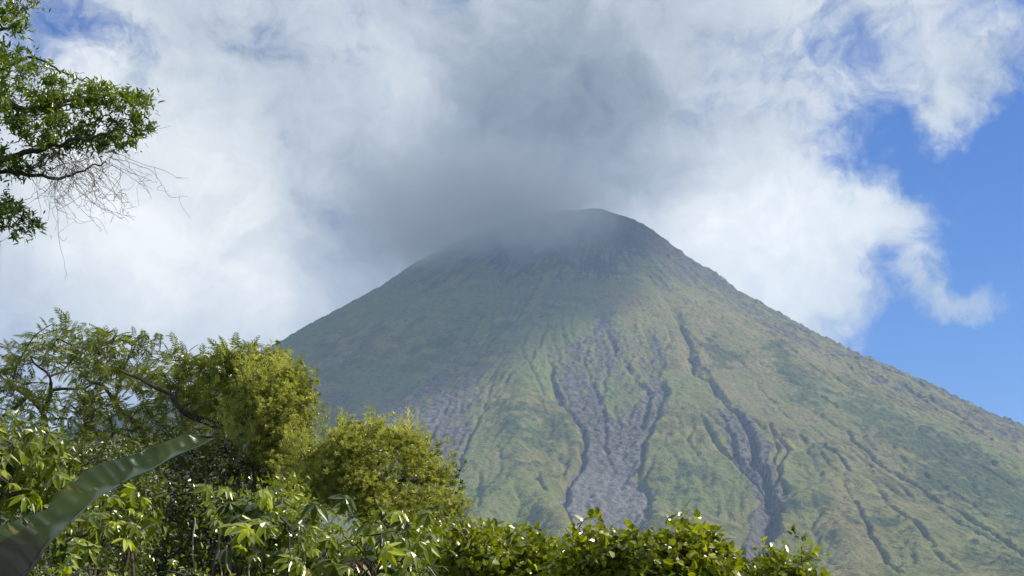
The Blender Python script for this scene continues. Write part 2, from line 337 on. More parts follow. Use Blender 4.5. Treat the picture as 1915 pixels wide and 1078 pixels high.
    upl = sst(V, 800, 700) * lava; bare = np.clip(bare - upl * (.30 + .5 * np.clip(-streak * 2, -.4, .8)), 0, 1)
    fan = lava * sst(V, 810, 900)
    # back side, coarse
    gyb = np.concatenate([np.arange(gyf[-1] + 20, 5200, 20), np.arange(5230, 7400, 60)])
    Xb, Yb = np.meshgrid(gx, gyb); Bb = base_h(Xb, Yb); Bb += 20 * fbm(np.arctan2(Xb - apex[0], -(Yb - apex[1])) * 5.5 + 3, np.hypot(Xb - apex[0], Yb - apex[1]) / 1500, 3, 31) * sst(np.hypot(Xb - apex[0], Yb - apex[1]), 60, 300)
    XX = np.vstack([X, Xb]); YY = np.vstack([Y, Yb]); HH = np.vstack([H, Bb])
    z0 = np.zeros(Xb.shape); full = lambda a: np.vstack([a, z0]).ravel()
    ny2 = len(gyf) + len(gyb); I = np.arange(nx * ny2).reshape(ny2, nx)
    Fq = np.stack([I[:-1, :-1], I[:-1, 1:], I[1:, 1:], I[1:, :-1]], -1).reshape(-1, 4)
    HHr = HH.ravel(); Fq = Fq[(HHr[Fq].max(1) > -25)]
    keep = np.zeros(nx * ny2, bool); keep[Fq.ravel()] = True; idx = np.cumsum(keep) - 1
    VV = np.stack([XX.ravel(), YY.ravel(), HHr], -1)[keep]
    # ---- material
    m, t = material('volcano_slope')
    A_ = lambda n: t.new('ShaderNodeAttribute', attribute_name=n).outputs['Fac']
    geo = t.new('ShaderNodeNewGeometry'); pos = geo.outputs['Position']
    n1 = t.noise(pos, 0.02, 5, .6); n2 = t.noise(pos, 0.11, 6, .65); n3 = t.noise(pos, 0.004, 4, .55)
    grass = t.mix(t.sstep(n1, .35, .68), (.125, .125, .042, 1), (.27, .25, .085, 1))
    grass = t.mix(t.sstep(n3, .4, .62), grass, (.172, .202, .066, 1))
    drym = t.mix(t.sstep(n2, .3, .7), (.200, .165, .085, 1), (.28, .24, .115, 1))
    c = t.mix(t.m('MULTIPLY', A_('dry'), t.sstep(n1, .2, .7), clamp=True), grass, drym)
    n4 = t.noise(pos, .075, 9, .74)
    c = t.mix(t.sstep(n4, .55, .66), c, (.040, .052, .022, 1))
    n5 = t.noise(pos, .26, 5, .75)
    c = t.mix(t.m('MULTIPLY', t.sstep(n5, .56, .64), .75), c, (.045, .052, .024, 1))
    c = t.mix(t.m('MULTIPLY', t.sstep(n4, .42, .30), .7), c, (.23, .235, .10, 1))
    c = t.mix(t.m('MULTIPLY', A_('flow'), .6), c, (.060, .070, .030, 1))  # gully lines darkened: bare ground, and their shadow put into the colour
    c = t.mix(A_('bush'), c, t.mix(t.sstep(n2, .35, .65), (.026, .044, .018, 1), (.085, .110, .040, 1)))
    rockc = t.mix(t.sstep(t.noise(pos, .09, 8, .72), .36, .66), (.050, .046, .042, 1), (.215, .20, .185, 1))
    rockc = t.mix(t.sstep(n1, .45, .75), rockc, (.125, .108, .088, 1))
    rockc = t.mix(t.m('MULTIPLY', A_('fan'), .75), rockc, t.mix(t.sstep(n4, .35, .62), (.29, .275, .27, 1), (.13, .12, .12, 1)))
    rockc = t.mix(t.m('MULTIPLY', A_('top'), .8), rockc, t.mix(t.sstep(n4, .35, .6), (.110, .088, .058, 1), (.050, .042, .034, 1)))
    c = t.mix(t.sstep(t.m('ADD', A_('bare'), t.m('MULTIPLY_ADD', n2, .6, -.3)), .35, .62), c, rockc)
    bmp = t.new('ShaderNodeBump', {'Strength': 1.0, 'Distance': 11.0, 'Height': t.m('ADD', t.m('MULTIPLY', t.noise(pos, .05, 8, .68), 1.1), t.m('MULTIPLY', t.noise(pos, .22, 5, .65), .55))})
    b = t.new('ShaderNodeBsdfPrincipled', {'Base Color': c, 'Roughness': .95, 'Normal': bmp.outputs[0]}); b.inputs['Specular IOR Level'].default_value = .12
    t.new('ShaderNodeOutputMaterial', {0: b})
    m.displacement_method = 'BUMP'
    o = npmesh('mountain', VV, [idx[Fq]], m, None, {'bare': full(bare)[keep], 'dry': full(dry)[keep], 'bush': full(bush)[keep], 'flow': full(flow)[keep], 'top': full(top)[keep], 'fan': full(fan)[keep]}, True)
    tag(o, 'steep volcanic cone with green grassy flanks and grey lava gullies', 'mountain', None, 'structure')
build_mountain()

# ------------------------------------------------------------------ ground
def build_ground():
    g = np.concatenate([-np.geomspace(12000, 40, 60), np.linspace(-38, 38, 60), np.geomspace(40, 12000, 60)])
    X, Y = np.meshgrid(g, g); Z = .18 * fbm(X / 9, Y / 9, 3, 3) * sst(np.hypot(X, Y), 400, 80) + 3 * fbm(X / 400, Y / 400, 3, 8) * sst(np.hypot(X, Y), 150, 900) - .1
    n = len(g); I = np.arange(n * n).reshape(n, n); Fq = np.stack([I[:-1, :-1], I[:-1, 1:], I[1:, 1:], I[1:, :-1]], -1).reshape(-1, 4)
    m, t = material('ground_cover'); pos = t.new('ShaderNodeNewGeometry').outputs['Position']
    c = t.mix(t.sstep(t.noise(pos, .6, 8, .65), .35, .65), (.028, .045, .012, 1), (.075, .105, .030, 1))
    b = t.new('ShaderNodeBsdfPrincipled', {'Base Color': c, 'Roughness': .9}); t.new('ShaderNodeOutputMaterial', {0: b})
    tag(npmesh('ground', np.stack([X, Y, Z], -1).reshape(-1, 3), [Fq], m, None, None, True), 'flat green ground between the trees and the volcano', 'ground', None, 'structure')
build_ground()

# ------------------------------------------------------------------ air and the cloud on the summit
def box(name, lo, hi, mat):
    V = np.array([[x, y, z] for x in (lo[0], hi[0]) for y in (lo[1], hi[1]) for z in (lo[2], hi[2])], float)
    Fc = np.array([[0, 1, 3, 2], [4, 6, 7, 5], [0, 4, 5, 1], [2, 3, 7, 6], [0, 2, 6, 4], [1, 5, 7, 3]])
    return npmesh(name, V, [Fc], mat)
mh, t = material('haze_air')
HAZE = 0.00009
v = t.new('ShaderNodeVolumePrincipled', {'Color': (.42, .62, 1.0, 1), 'Density': HAZE, 'Anisotropy': .1})
t.l.new(v.outputs[0], t.new('ShaderNodeOutputMaterial').inputs['Volume'])
tag(box('haze', (-12050, -12050, -80), (12050, 12050, apex[2] + 60), mh), 'thin blue haze in the air before the volcano', 'haze', None, 'stuff')

def cloud_mat(name, CC, CR, warp, dmax, nscale, lo, inner=.30):
    mc, t = material(name)
    pos = t.new('ShaderNodeNewGeometry').outputs['Position']
    q = t.vm('DIVIDE', t.vm('SUBTRACT', pos, tuple(CC)), tuple(CR))
    nw = t.noise(pos, nscale, 3, .55, 0, 1)
    off = t.vm('SUBTRACT', nw, (.5, .5, .5)); sc = t.n.new('ShaderNodeVectorMath'); sc.operation = 'SCALE'; t.put(sc.inputs[0], off); sc.inputs['Scale'].default_value = warp
    ln = t.vm('LENGTH', t.vm('ADD', q, sc.outputs[0]), out=1)
    nd = t.noise(pos, nscale * 3, 4, .6)
    dens = t.m('MULTIPLY', t.sstep(ln, 1.0, inner), t.sstep(nd, .28, .62, lo, 1.0))
    hard = t.sstep(t.vm('LENGTH', q, out=1), 1.2, .95)
    dens = t.m('MULTIPLY', t.m('MULTIPLY', dens, hard), dmax)
    v = t.new('ShaderNodeVolumePrincipled', {'Color': (.99, .99, .99, 1), 'Density': dens, 'Anisotropy': .0})
    t.l.new(v.outputs[0], t.new('ShaderNodeOutputMaterial').inputs['Volume'])
    mc.cycles.volume_step_rate = .4
    return mc
def ellipsoid(name, c, rad, mat, nu=24, nv=12):
    V = [c + rad * np.array([0, 0, 1.0])]; Fc = []; T = []
    for i in range(1, nv):
        a = math.pi * i / nv
        for j in range(nu): b_ = 2 * math.pi * j / nu; V.append(c + rad * np.array([math.sin(a) * math.cos(b_), math.sin(a) * math.sin(b_), math.cos(a)]))
    V.append(c - rad * np.array([0, 0, 1.0])); last = len(V) - 1
    for j in range(nu):
        k = (j + 1) % nu; T.append([0, 1 + j, 1 + k]); T.append([last, last - nu + k, last - nu + j])
        for i in range(nv - 2): a = 1 + i * nu; Fc.append([a + j, a + nu + j, a + nu + k, a + k])
    return npmesh(name, np.array(V), [np.array(T), np.array(Fc)], mat)
CC = at(905, 400, 3930); CR = np.array([435.0, 430.0, 265.0])
tag(ellipsoid('cloud', CC, CR * 1.2, cloud_mat('summit_cloud', CC, CR, 1.0, .0095, .0062, .3, .35)), 'soft grey cloud resting on the summit of the volcano', 'cloud', None, 'stuff')
CC = np.array([1300.0, 3300.0, 2250.0]); CR = np.array([1080.0, 1430.0, 150.0])  # second cloud, out of view, added and shaped to shade the left flank
tag(ellipsoid('cloud', CC, CR * 1.2, cloud_mat('shade_cloud', CC, CR, .5, .03, .0016, .5, .6)), 'broad unseen cloud added above the volcano to shade its left flank', 'cloud', None, 'stuff')

# ================================================================== vegetation
def leaf_mat(name, c0, c1, c2=None, trans=.45, gloss=.35, rough=.34, tcol=None):
    """two-sided leaf: diffuse + light coming through + waxy shine; colour varies from leaf to leaf"""
    m, t = material(name)
    tone = t.new('ShaderNodeAttribute', attribute_name='tone').outputs['Fac']
    c = t.mix(t.sstep(tone, 0, .75), c0 + (1,), c1 + (1,))
    if c2: c = t.mix(t.sstep(tone, .80, .98), c, c2 + (1,))
    c = t.mix(t.sstep(tone, .975, .985), c, (.11, .065, .025, 1))
    d = t.new('ShaderNodeBsdfDiffuse', {0: c})
    tr = t.new('ShaderNodeBsdfTranslucent', {0: t.mix(1.0, c, (tcol or (1.5, 1.55, .45)) + (1,), 'MULTIPLY')})
    a = t.new('ShaderNodeMixShader', {0: trans, 1: d, 2: tr})
    g = t.new('ShaderNodeBsdfGlossy', {0: (1, 1, 1, 1), 1: rough})
    fr = t.new('ShaderNodeFresnel', {0: 1.45})
    b = t.new('ShaderNodeMixShader', {0: t.m('MULTIPLY_ADD', fr.outputs[0], gloss * .70, gloss * .03, clamp=True), 1: a, 2: g})
    t.new('ShaderNodeOutputMaterial', {0: b}); return m
def bark_mat(name, c0, c1, scale=9.0):
    m, t = material(name); pos = t.new('ShaderNodeTexCoord').outputs['Object']
    n = t.noise(pos, scale, 7, .7); c = t.mix(t.sstep(n, .3, .7), c0 + (1,), c1 + (1,))
    bp = t.new('ShaderNodeBump', {'Strength': .6, 'Distance': .02, 'Height': n})
    t.new('ShaderNodeOutputMaterial', {0: t.new('ShaderNodeBsdfPrincipled', {'Base Color': c, 'Roughness': .85, 'Normal': bp.outputs[0]})}); return m

def unit(v): return v / (np.linalg.norm(v, axis=-1, keepdims=True) + 1e-9)
def frames(ax, up):
    """rotation matrices (columns: leaf axis, width, normal)"""
    x = unit(ax); y = unit(np.cross(up, x)); z = np.cross(x, y)
    return np.stack([x, y, z], -1)
# ---- leaf templates: (verts, quads), unit length along x
def t_leaf(w=.42, fold=.10, droop=.12):
    V = [(0, 0, 0), (.32, -w * .5, fold), (.36, 0, 0.0), (.32, w * .5, fold), (.70, -w * .36, fold * .6 - droop * .5), (.70, w * .36, fold * .6 - droop * .5), (1, 0, -droop)]
    return np.array(V, float), np.array([(0, 2, 6, 1), (0, 3, 6, 2)]) if False else np.array([(0, 2, 1, 0)])
def t_leaf2(w=.42, fold=.10, droop=.12):
    V = [(0, 0, 0), (.30, -w * .5, fold), (.34, 0, .01), (.30, w * .5, fold), (.72, -w * .38, fold * .6 - droop * .5), (.70, 0, -droop * .5), (.72, w * .38, fold * .6 - droop * .5), (1, 0, -droop)]
    return np.array(V, float), np.array([(0, 2, 5, 1), (0, 3, 5, 2), (1, 5, 7, 4), (3, 6, 7, 5)])
def t_leaf1(w=.42, droop=.15):
    V = [(0, 0, 0), (.45, -w * .5, .06), (1, 0, -droop), (.45, w * .5, .06)]
    return np.array(V, float), np.array([(0, 3, 2, 1)])
def join(parts):
    V = []; Q = []; n = 0
    for v, q in parts: V.append(v); Q.append(q + n); n += len(v)
    return np.concatenate(V), np.concatenate(Q)
def place(t, pos, rot, s):
    return np.asarray(pos) + (t[0] * s) @ np.asarray(rot).T, t[1]
def t_pinnate(pairs=8, w=.26, L=.30, arch=.25, seed=0):
    """feathery compound leaf: a thin rib with pairs of narrow leaflets"""
    r = np.random.default_rng(seed); P = []
    rv = []; 
    for i in range(5):
        x = i / 4; z = -arch * x * x; rv += [(x, -.008, z), (x, .008, z)]
    P.append((np.array(rv), np.array([(2 * i, 2 * i + 1, 2 * i + 3, 2 * i + 2) for i in range(4)])))
    for i in range(pairs):
        x = .12 + .88 * i / (pairs - 1); z = -arch * x * x; l = L * (math.sin(math.pi * (.2 + .72 * x)) ** .7) * r.uniform(.85, 1.1)
        for s in (-1, 1):
            a = R(62 - 22 * x); d = np.array([math.cos(a), s * math.sin(a), -.28]); d /= np.linalg.norm(d)
            P.append(place(t_leaf1(w, .15), (x, 0, z), frames(d, np.array([0, 0, 1.0])), l))
    return join(P)
def t_palmate(n=8, w=.30, seed=0, droop=.5):
    """leaf of long leaflets spreading from one point, hanging a little"""
    r = np.random.default_rng(seed); P = []
    for i in range(n):
        a = 2 * math.pi * (i + r.uniform(-.15, .15)) / n; dz = -droop * r.uniform(.5, 1.3)
        d = np.array([math.cos(a), math.sin(a), dz]); l = r.uniform(.78, 1.05)
        P.append(place(t_leaf2(w, .07, .22), (0, 0, 0), frames(d, np.array([0, 0, 1.0])), l))
    return join(P)
def t_sprig(n=9, w=.30, seed=0, spread=.8):
    """tuft of pointed leaves round a shoot tip"""
    r = np.random.default_rng(seed); P = []
    for i in range(n):
        a = i * 2.4 + r.uniform(-.3, .3); k = i / n; d = np.array([math.cos(a) * spread * (1 - .5 * k), math.sin(a) * spread * (1 - .5 * k), .25 + .8 * k])
        P.append(place(t_leaf2(w, .08, .15) if n < 10 else t_leaf1(w, .2), (0, 0, .35 * k), frames(d, np.array([.01, .02, 1.0])), r.uniform(.7, 1.0)))
    return join(P)
def t_shoot(seed):
    """slender shoot with small narrow leaves all along it"""
    r = np.random.default_rng(seed); P = [(np.array([(0, -.012, 0), (0, .012, 0), (1, 0, .05)]), np.array([(0, 1, 2, 2)]))][:0]
    for i in range(16):
        a = i * 2.4 + r.uniform(-.4, .4); k = i / 15; d = np.array([.75 + .5 * k, math.cos(a) * .8, math.sin(a) * .8])
        P.append(place(t_leaf1(.26, .1), (k * .8, 0, 0), frames(d, unit(np.array([.01, -math.sin(a), math.cos(a)]))), .26 * r.uniform(.7, 1.1)))
    return join(P)
def scatter(templates, pos, rot, size, tone, rng):
    """all leaves of a crown as arrays"""
    VS = []; QS = []; TS = []; n0 = 0; pick = rng.integers(0, len(templates), len(pos))
    for k, (tv, tq) in enumerate(templates):
        m = pick == k
        if not m.any(): continue
        v = np.einsum('nij,vj->nvi', rot[m], tv) * size[m][:, None, None] + pos[m][:, None, :]
        q = tq[None] + (np.arange(m.sum()) * len(tv))[:, None, None] + n0
        n0 += m.sum() * len(tv); VS.append(v.reshape(-1, 3)); QS.append(q.reshape(-1, 4)); TS.append(np.repeat(tone[m], len(tv)))
    return np.concatenate(VS), np.concatenate(QS), np.concatenate(TS)
def tubes(paths, sides=6):
    """paths: list of (points (n,3), radii (n,)) -> one mesh"""
    V = []; Q = []; n0 = 0
    for P, rad in paths:
        P = np.asarray(P, float); n = len(P); T = np.gradient(P, axis=0); T = unit(T)
        ref = np.where(np.abs(T[:, 2:3]) < .9, np.array([[0, 0, 1.0]]), np.array([[1.0, 0, 0]])); a = unit(np.cross(T, ref)); b = np.cross(T, a)
        k = sides if rad[0] > .02 else (4 if rad[0] > .006 else 3)
        ang = np.arange(k) * 2 * np.pi / k
        ring = P[:, None] + np.asarray(rad)[:, None, None] * (np.cos(ang)[None, :, None] * a[:, None] + np.sin(ang)[None, :, None] * b[:, None])
        V.append(ring.reshape(-1, 3)); i = np.arange(n - 1)[:, None] * k; j = np.arange(k)[None]; jn = (j + 1) % k
        Q.append((np.stack([i + j, i + jn, i + k + jn, i + k + j], -1) + n0).reshape(-1, 4)); n0 += n * k
    return np.concatenate(V), np.concatenate(Q)
def curve(pts, n, rng=None, wob=0.0):
    """Catmull-Rom through the points"""
    P = np.asarray(pts, float); P = np.vstack([2 * P[0] - P[1], P, 2 * P[-1] - P[-2]]); m = len(P) - 3; out = []
    for t in np.linspace(0, m - 1e-6, n):
        i = int(t); f = t - i; a, b, c, d = P[i:i + 4]
        out.append(.5 * ((2 * b) + (c - a) * f + (2 * a - 5 * b + 4 * c - d) * f * f + (3 * b - a - 3 * c + d) * f ** 3))
    out = np.array(out)
    if rng is not None and wob: 
        w_ = rng.normal(0, wob, out.shape); w_[0] = 0; w_ = (w_ + np.roll(w_, 1, 0) + np.roll(w_, -1, 0)) / 2; w_[0] = 0; out = out + w_
    return out
def in_poly(P, x, y):
    P = np.asarray(P, float); ins = np.zeros(np.shape(x), bool)
    for i in range(len(P)):
        a, b = P[i], P[(i + 1) % len(P)]
        ins ^= ((a[1] > y) != (b[1] > y)) & (x < (b[0] - a[0]) * (y - a[1]) / (b[1] - a[1] + 1e-9) + a[0])
    return ins
def poly_d(P, x, y):
    P = np.asarray(P, float); best = np.full(np.shape(x), 1e9)
    for i in range(len(P)):
        a, b = P[i], P[(i + 1) % len(P)]; e = b - a; t = np.clip(((x - a[0]) * e[0] + (y - a[1]) * e[1]) / (e @ e + 1e-9), 0, 1)
        best = np.minimum(best, np.hypot(x - a[0] - t * e[0], y - a[1] - t * e[1]))
    return best
def fill(outline, D, T, n, rng, shell=.0, holes=()):
    """n points inside a crown: its outline as seen from the path, its depth swelling from the edge to the middle"""
    P = np.asarray(outline, float); lo, hi = P.min(0), P.max(0); X = []; 
    while sum(len(a) for a in X) < n:
        x = rng.uniform(lo[0], hi[0], n * 2); y = rng.uniform(lo[1], hi[1], n * 2); k = in_poly(P, x, y)
        for hx, hy, hr in holes: k &= np.hypot(x - hx, (y - hy) * 1.3) > hr * rng.uniform(.8, 1.15, len(x))
        X.append(np.stack([x, y], -1)[k])
    X = np.concatenate(X)[:n]; e = poly_d(P, X[:, 0], X[:, 1]); em = max(e.max(), 1)
    s = np.sqrt(np.clip(1 - (1 - e / em) ** 2, .03, 1)); u = rng.uniform(-1, 1, n)
    if shell: u = np.sign(u) * np.abs(u) ** (1 - shell)
    return at(X[:, 0], X[:, 1], D + T * s * u)
def twigs(skeleton, targets, rng, r0=.012, reach=.35):
    """join every clump centre to the nearest wood already grown, by a bowed twig"""
    nodes = np.concatenate([p for p, r in skeleton]); paths = []
    d = np.array([np.min(np.linalg.norm(nodes - t, axis=1)) for t in targets]); tips = []
    for k in np.argsort(d):
        t = targets[k]; i = np.argmin(np.linalg.norm(nodes - t, axis=1)); a = nodes[i]; L = np.linalg.norm(t - a)
        if L < 1e-3: continue
        mid = (a + t) / 2 + rng.normal(0, .12 * L, 3) + np.array([0, 0, .10 * L]); c = curve([a, mid, t], max(4, int(L / .12) + 3), rng, .015 * min(L, .5))
        paths.append((c, np.linspace(r0 * (1 + L), r0 * .35, len(c)))); nodes = np.vstack([nodes, c[1:]])
    return paths
def limb(pts, r0, r1, rng, n=None, wob=.0):
    """pts: (photo x, photo y, distance)"""
    P = at([p[0] for p in pts], [p[1] for p in pts], [p[2] for p in pts]); L = np.linalg.norm(np.diff(P, axis=0), axis=1).sum()
    c = curve(P, n or max(6, int(L / .15)), rng, wob); return c, np.linspace(r0, r1, len(c))
def stem_to_ground(x, y, D, r0, r1, rng, lean=(0, 0), gx=None):
    top = at(x, y, D); base = np.array([top[0] + lean[0], top[1] + lean[1], -.15]); mid = (top + base) / 2 + rng.normal(0, .12, 3) * (1, 1, 0)
    c = curve([base, mid, top], max(8, int(top[2] / .25)), rng, .01); return c, np.linspace(r0, r1, len(c))

class Plant:
    """one tree or shrub: an empty at its foot, one mesh of trunk and limbs, one mesh of foliage"""
    def __init__(s, name, label, cat, seed, group=None):
        s.name, s.label, s.cat, s.group = name, label, cat, group; s.rng = np.random.default_rng(seed); s.wood = []; s.leaves = []
    def clump(s, centres, per, radius, templates, size, updir=.8, out=.6, flat=.7, tone=None, centre=None, droop=0.0, up_n=1.0, tjit=.25):
        rng = s.rng; n = len(centres) * per; c = np.repeat(centres, per, 0)
        off = unit(rng.normal(size=(n, 3))) * (rng.uniform(0, 1, (n, 1)) ** .5) * radius; off[:, 2] *= flat
        pos = c + off; ax = unit(rng.normal(size=(n, 3))) * 1.0 + out * unit(off + 1e-6) + np.array([0, 0, updir - droop])
        nn = unit(rng.normal(size=(n, 3))) * .7 + np.array([0, 0, up_n]); rot = frames(ax, nn)
        sz = size * rng.uniform(.5, 1.3, n); ct = rng.uniform(0, 1, len(centres)) if tone is None else tone
        tn = np.clip(np.repeat(ct, per) * (1 - tjit * 2) + rng.uniform(0, 1, n) * tjit * 2, 0, 1)
        s.leaves.append(scatter(templates, pos, rot, sz, tn, rng))
    def finish(s, leafm, barkm, base=None):
        if base is None: base = s.wood[0][0][0].copy()
        base = np.array(base, float); base[2] = 0.0; e = empty(s.name, base); tag(e, s.label, s.cat, s.group)
        V, Q = tubes(s.wood); npmesh('trunk', V - base, [Q], barkm, e, None, True)
        V = []; Q = []; T = []; n = 0
        for v, q, t in s.leaves: V.append(v); Q.append(q + n); T.append(t); n += len(v)
        npmesh('crown', np.concatenate(V) - base, [np.concatenate(Q)], leafm, e, {'tone': np.concatenate(T)})
        return e

M_dark = leaf_mat('glossy_broad_leaf', (.050, .085, .012), (.150, .205, .028), (.28, .34, .05), .46, .24, .26)
M_feather = leaf_mat('feathery_leaf', (.065, .085, .016), (.18, .215, .035), (.26, .28, .05), .42, .12, .35)
M_yellow = leaf_mat('creeper_leaf', (.065, .095, .018), (.46, .475, .11), (.66, .60, .24), .42, .16, .35, (1.25, 1.25, .55))
M_palm = leaf_mat('palmate_leaf', (.055, .078, .006), (.18, .225, .014), (.38, .42, .03), .40, .18, .26)
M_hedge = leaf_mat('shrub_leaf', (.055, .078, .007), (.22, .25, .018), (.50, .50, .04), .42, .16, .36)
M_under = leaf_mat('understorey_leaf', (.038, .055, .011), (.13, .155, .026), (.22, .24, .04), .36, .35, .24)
B_dark = bark_mat('dark_bark', (.030, .024, .018), (.075, .060, .045)); B_pale = bark_mat('pale_stem', (.20, .17, .13), (.34, .30, .24)); B_grey = bark_mat('grey_twig', (.085, .070, .065), (.17, .145, .13))

# ------------------------------------------------------------------ tree reaching in at the upper left
p = Plant('tree', 'tall tree with small glossy leaves reaching in from the side at the top', 'tree', 11); g = p.rng
trunk = curve([(-11.2, 17.5, -.2), (-11.0, 17.8, 3), (-10.6, 18.0, 6.5), (-10.3, 18.2, 10.5)], 60, g, .02); p.wood.append((trunk, np.linspace(.30, .12, 60)))
def off_limb(pl, a, pts, r0, r1, wob=.02):
    P = np.vstack([a[None], at([q[0] for q in pts], [q[1] for q in pts], [q[2] for q in pts])]); c = curve(P, max(10, int(np.linalg.norm(P[-1] - P[0]) / .12)), pl.rng, wob); pl.wood.append((c, np.linspace(r0, r1, len(c))))
tk = lambda z: trunk[np.argmin(np.abs(trunk[:, 2] - z))]
off_limb(p, tk(6.0), [(-150, 215, 18), (0, 204, 18), (60, 203, 18), (110, 194, 18.1), (170, 170, 18.2), (215, 178, 18.2)], .07, .012)
off_limb(p, tk(5.0), [(-150, 330, 17.8), (0, 300, 17.8), (70, 280, 17.7), (130, 268, 17.6), (190, 250, 17.6), (240, 240, 17.6)], .06, .01)
off_limb(p, tk(4.4), [(-150, 350, 18), (0, 325, 18), (100, 331, 18), (150, 325, 18), (200, 300, 18)], .045, .008)
off_limb(p, tk(4.0), [(-150, 420, 18), (-20, 400, 18), (30, 395, 18.1)], .04, .01)
off_limb(p, tk(8.0), [(-150, 80, 18), (0, 60, 18), (50, 20, 18)], .05, .01)
off_limb(p, tk(6.8), [(-150, 160, 18.5), (0, 130, 18.5), (60, 110, 18.4), (150, 150, 18.4)], .05, .01)
up_a = [(-240, 60), (0, 80), (45, 90), (95, 150), (140, 148), (150, 133), (185, 150), (210, 170), (278, 178), (276, 225), (262, 285), (225, 292), (170, 270), (130, 275), (108, 300), (100, 318), (60, 320), (50, 350), (20, 360), (-240, 370)]
up_b = [(-240, -120), (75, -120), (82, 0), (60, 45), (20, 72), (-240, 90)]; up_c = [(-240, 370), (0, 382), (40, 370), (82, 408), (70, 432), (40, 440), (0, 430), (-240, 470)]
hl = [(12, 250, 24), (70, 165, 10), (35, 290, 16), (120, 215, 12), (215, 215, 10), (190, 240, 9), (60, 250, 10), (0, 345, 20)]
ca = fill(up_a, 18.0, 1.0, 250, g, holes=hl); cb = fill(up_b, 18.0, 1.0, 80, g); cc = fill(up_c, 18.0, .5, 42, g)
C_ = np.vstack([ca, cb, cc]); p.wood += twigs(p.wood[1:], C_, g, .006)
sp = [t_sprig(8, .28, k, .9) for k in range(4)]
p.clump(C_, 9, .17, sp, .100, .5, .4, .7); p.clump(C_, 26, .24, [t_leaf2(.32, .08, .15)], .095, .2, .3, .8)
p.finish(M_dark, B_dark, (-11.2, 17.5, 0))
# bare dry vines hanging from it
g = np.random.default_rng(77); W = []
for k in range(75):
    x0 = g.uniform(60, 215); y0 = 285 + g.uniform(-15, 30); D0 = 17.8 + g.normal(0, .35); dx = g.normal(25, 45); dy = g.uniform(40, 140) * (1 - .35 * abs(x0 - 140) / 80)
    if k == 0: x0, y0, dx, dy = 102, 330, 20, 195
    if k == 1: x0, y0, dx, dy = 235, 290, 33, 55
    if k == 2: x0, y0, dx, dy = 232, 242, 55, -2
    if k == 3: x0, y0, dx, dy = 30, 395, -25, 55
    sag = g.normal(0, 22); P = at([x0, x0 + dx * .35 + sag, x0 + dx * .8 - sag * .3, x0 + dx], [y0, y0 + dy * .35, y0 + dy * .8 + abs(sag) * .5, y0 + dy], [D0, D0 + g.normal(0, .15), D0 + g.normal(0, .2), D0 + g.normal(0, .3)])
    c = curve(P, 22, g, .012); W.append((c, np.linspace(.0042, .0018, 22)))
    for q in range(g.integers(1, 5)):
        i = g.integers(5, 20); b = c[i]; L = g.uniform(.08, .4); dr = unit(g.normal(size=3) + (0.3, 0, -.5)); W.append((curve([b, b + dr * L * .5 + g.normal(0, .04, 3), b + dr * L], 7, g, .006), np.linspace(.0028, .0015, 7)))
V, Q = tubes(W); tag(npmesh('vine', V, [Q], B_grey), 'tangle of bare grey vines hanging below the upper tree branches', 'vine')

# ------------------------------------------------------------------ feathery trees at the left
pin = [t_pinnate(8, .30, .34, .3, k) for k in range(4)]
def feathery(label, seed, D, trunk_pts, limbs, outline, T, n, per, size, holes=(), leanx=(0, 0)):
    p = Plant('feathery_tree', label, 'tree', seed, 'feathery trees behind the shrubs'); g = p.rng
    x, y = trunk_pts; p.wood.append(stem_to_ground(x, y, D, .16, .095, g, leanx))
    for pts, r0, r1 in limbs: p.wood.append(limb([(a, b, D + c) for a, b, c in pts], r0, r1, g, wob=.035))
    C_ = fill(outline, D, T, n, g, holes=holes); p.wood += twigs(p.wood[1:] or p.wood, C_, g, .011)
    # sprays lie in flattish layers
    p.clump(C_, per, .42, pin, size, .05, .8, .30, up_n=1.6)
    return p.finish(M_feather, B_dark)
feathery('feathery tree with dark forked limbs and a see-through flat crown', 21, 31.0, (88, 860),
         [([(88, 860, 0), (92, 820, 0), (84, 790, .2), (76, 768, .2), (50, 742, .4), (22, 718, .5), (0, 700, .6)], .095, .02),
          ([(78, 770, .2), (92, 745, 0), (98, 722, -.2), (92, 700, -.3), (70, 680, -.4), (60, 660, -.4)], .06, .015), ([(97, 730, 0), (125, 728, 0), (160, 726, .2), (182, 710, .4)], .04, .012), ([(50, 742, .4), (20, 770, .5), (-10, 790, .8)], .05, .02),
          ([(92, 705, -.3), (120, 690, 0), (150, 660, .2), (175, 640, .4)], .03, .01), ([(22, 718, .5), (40, 680, .4), (60, 640, .3), (90, 615, .2)], .03, .01)],
         [(-160, 650), (0, 652), (35, 640), (55, 615), (48, 602), (85, 598), (105, 612), (135, 605), (185, 618), (210, 640), (205, 690), (195, 760), (190, 870), (60, 880), (-160, 900)], 2.0, 160, 9, .37, [(122, 706, 27), (95, 745, 10), (120, 760, 9), (20, 690, 12), (60, 735, 9), (10, 730, 10), (95, 670, 9), (170, 672, 14), (45, 690, 9), (150, 775, 9)], (.3, .5))
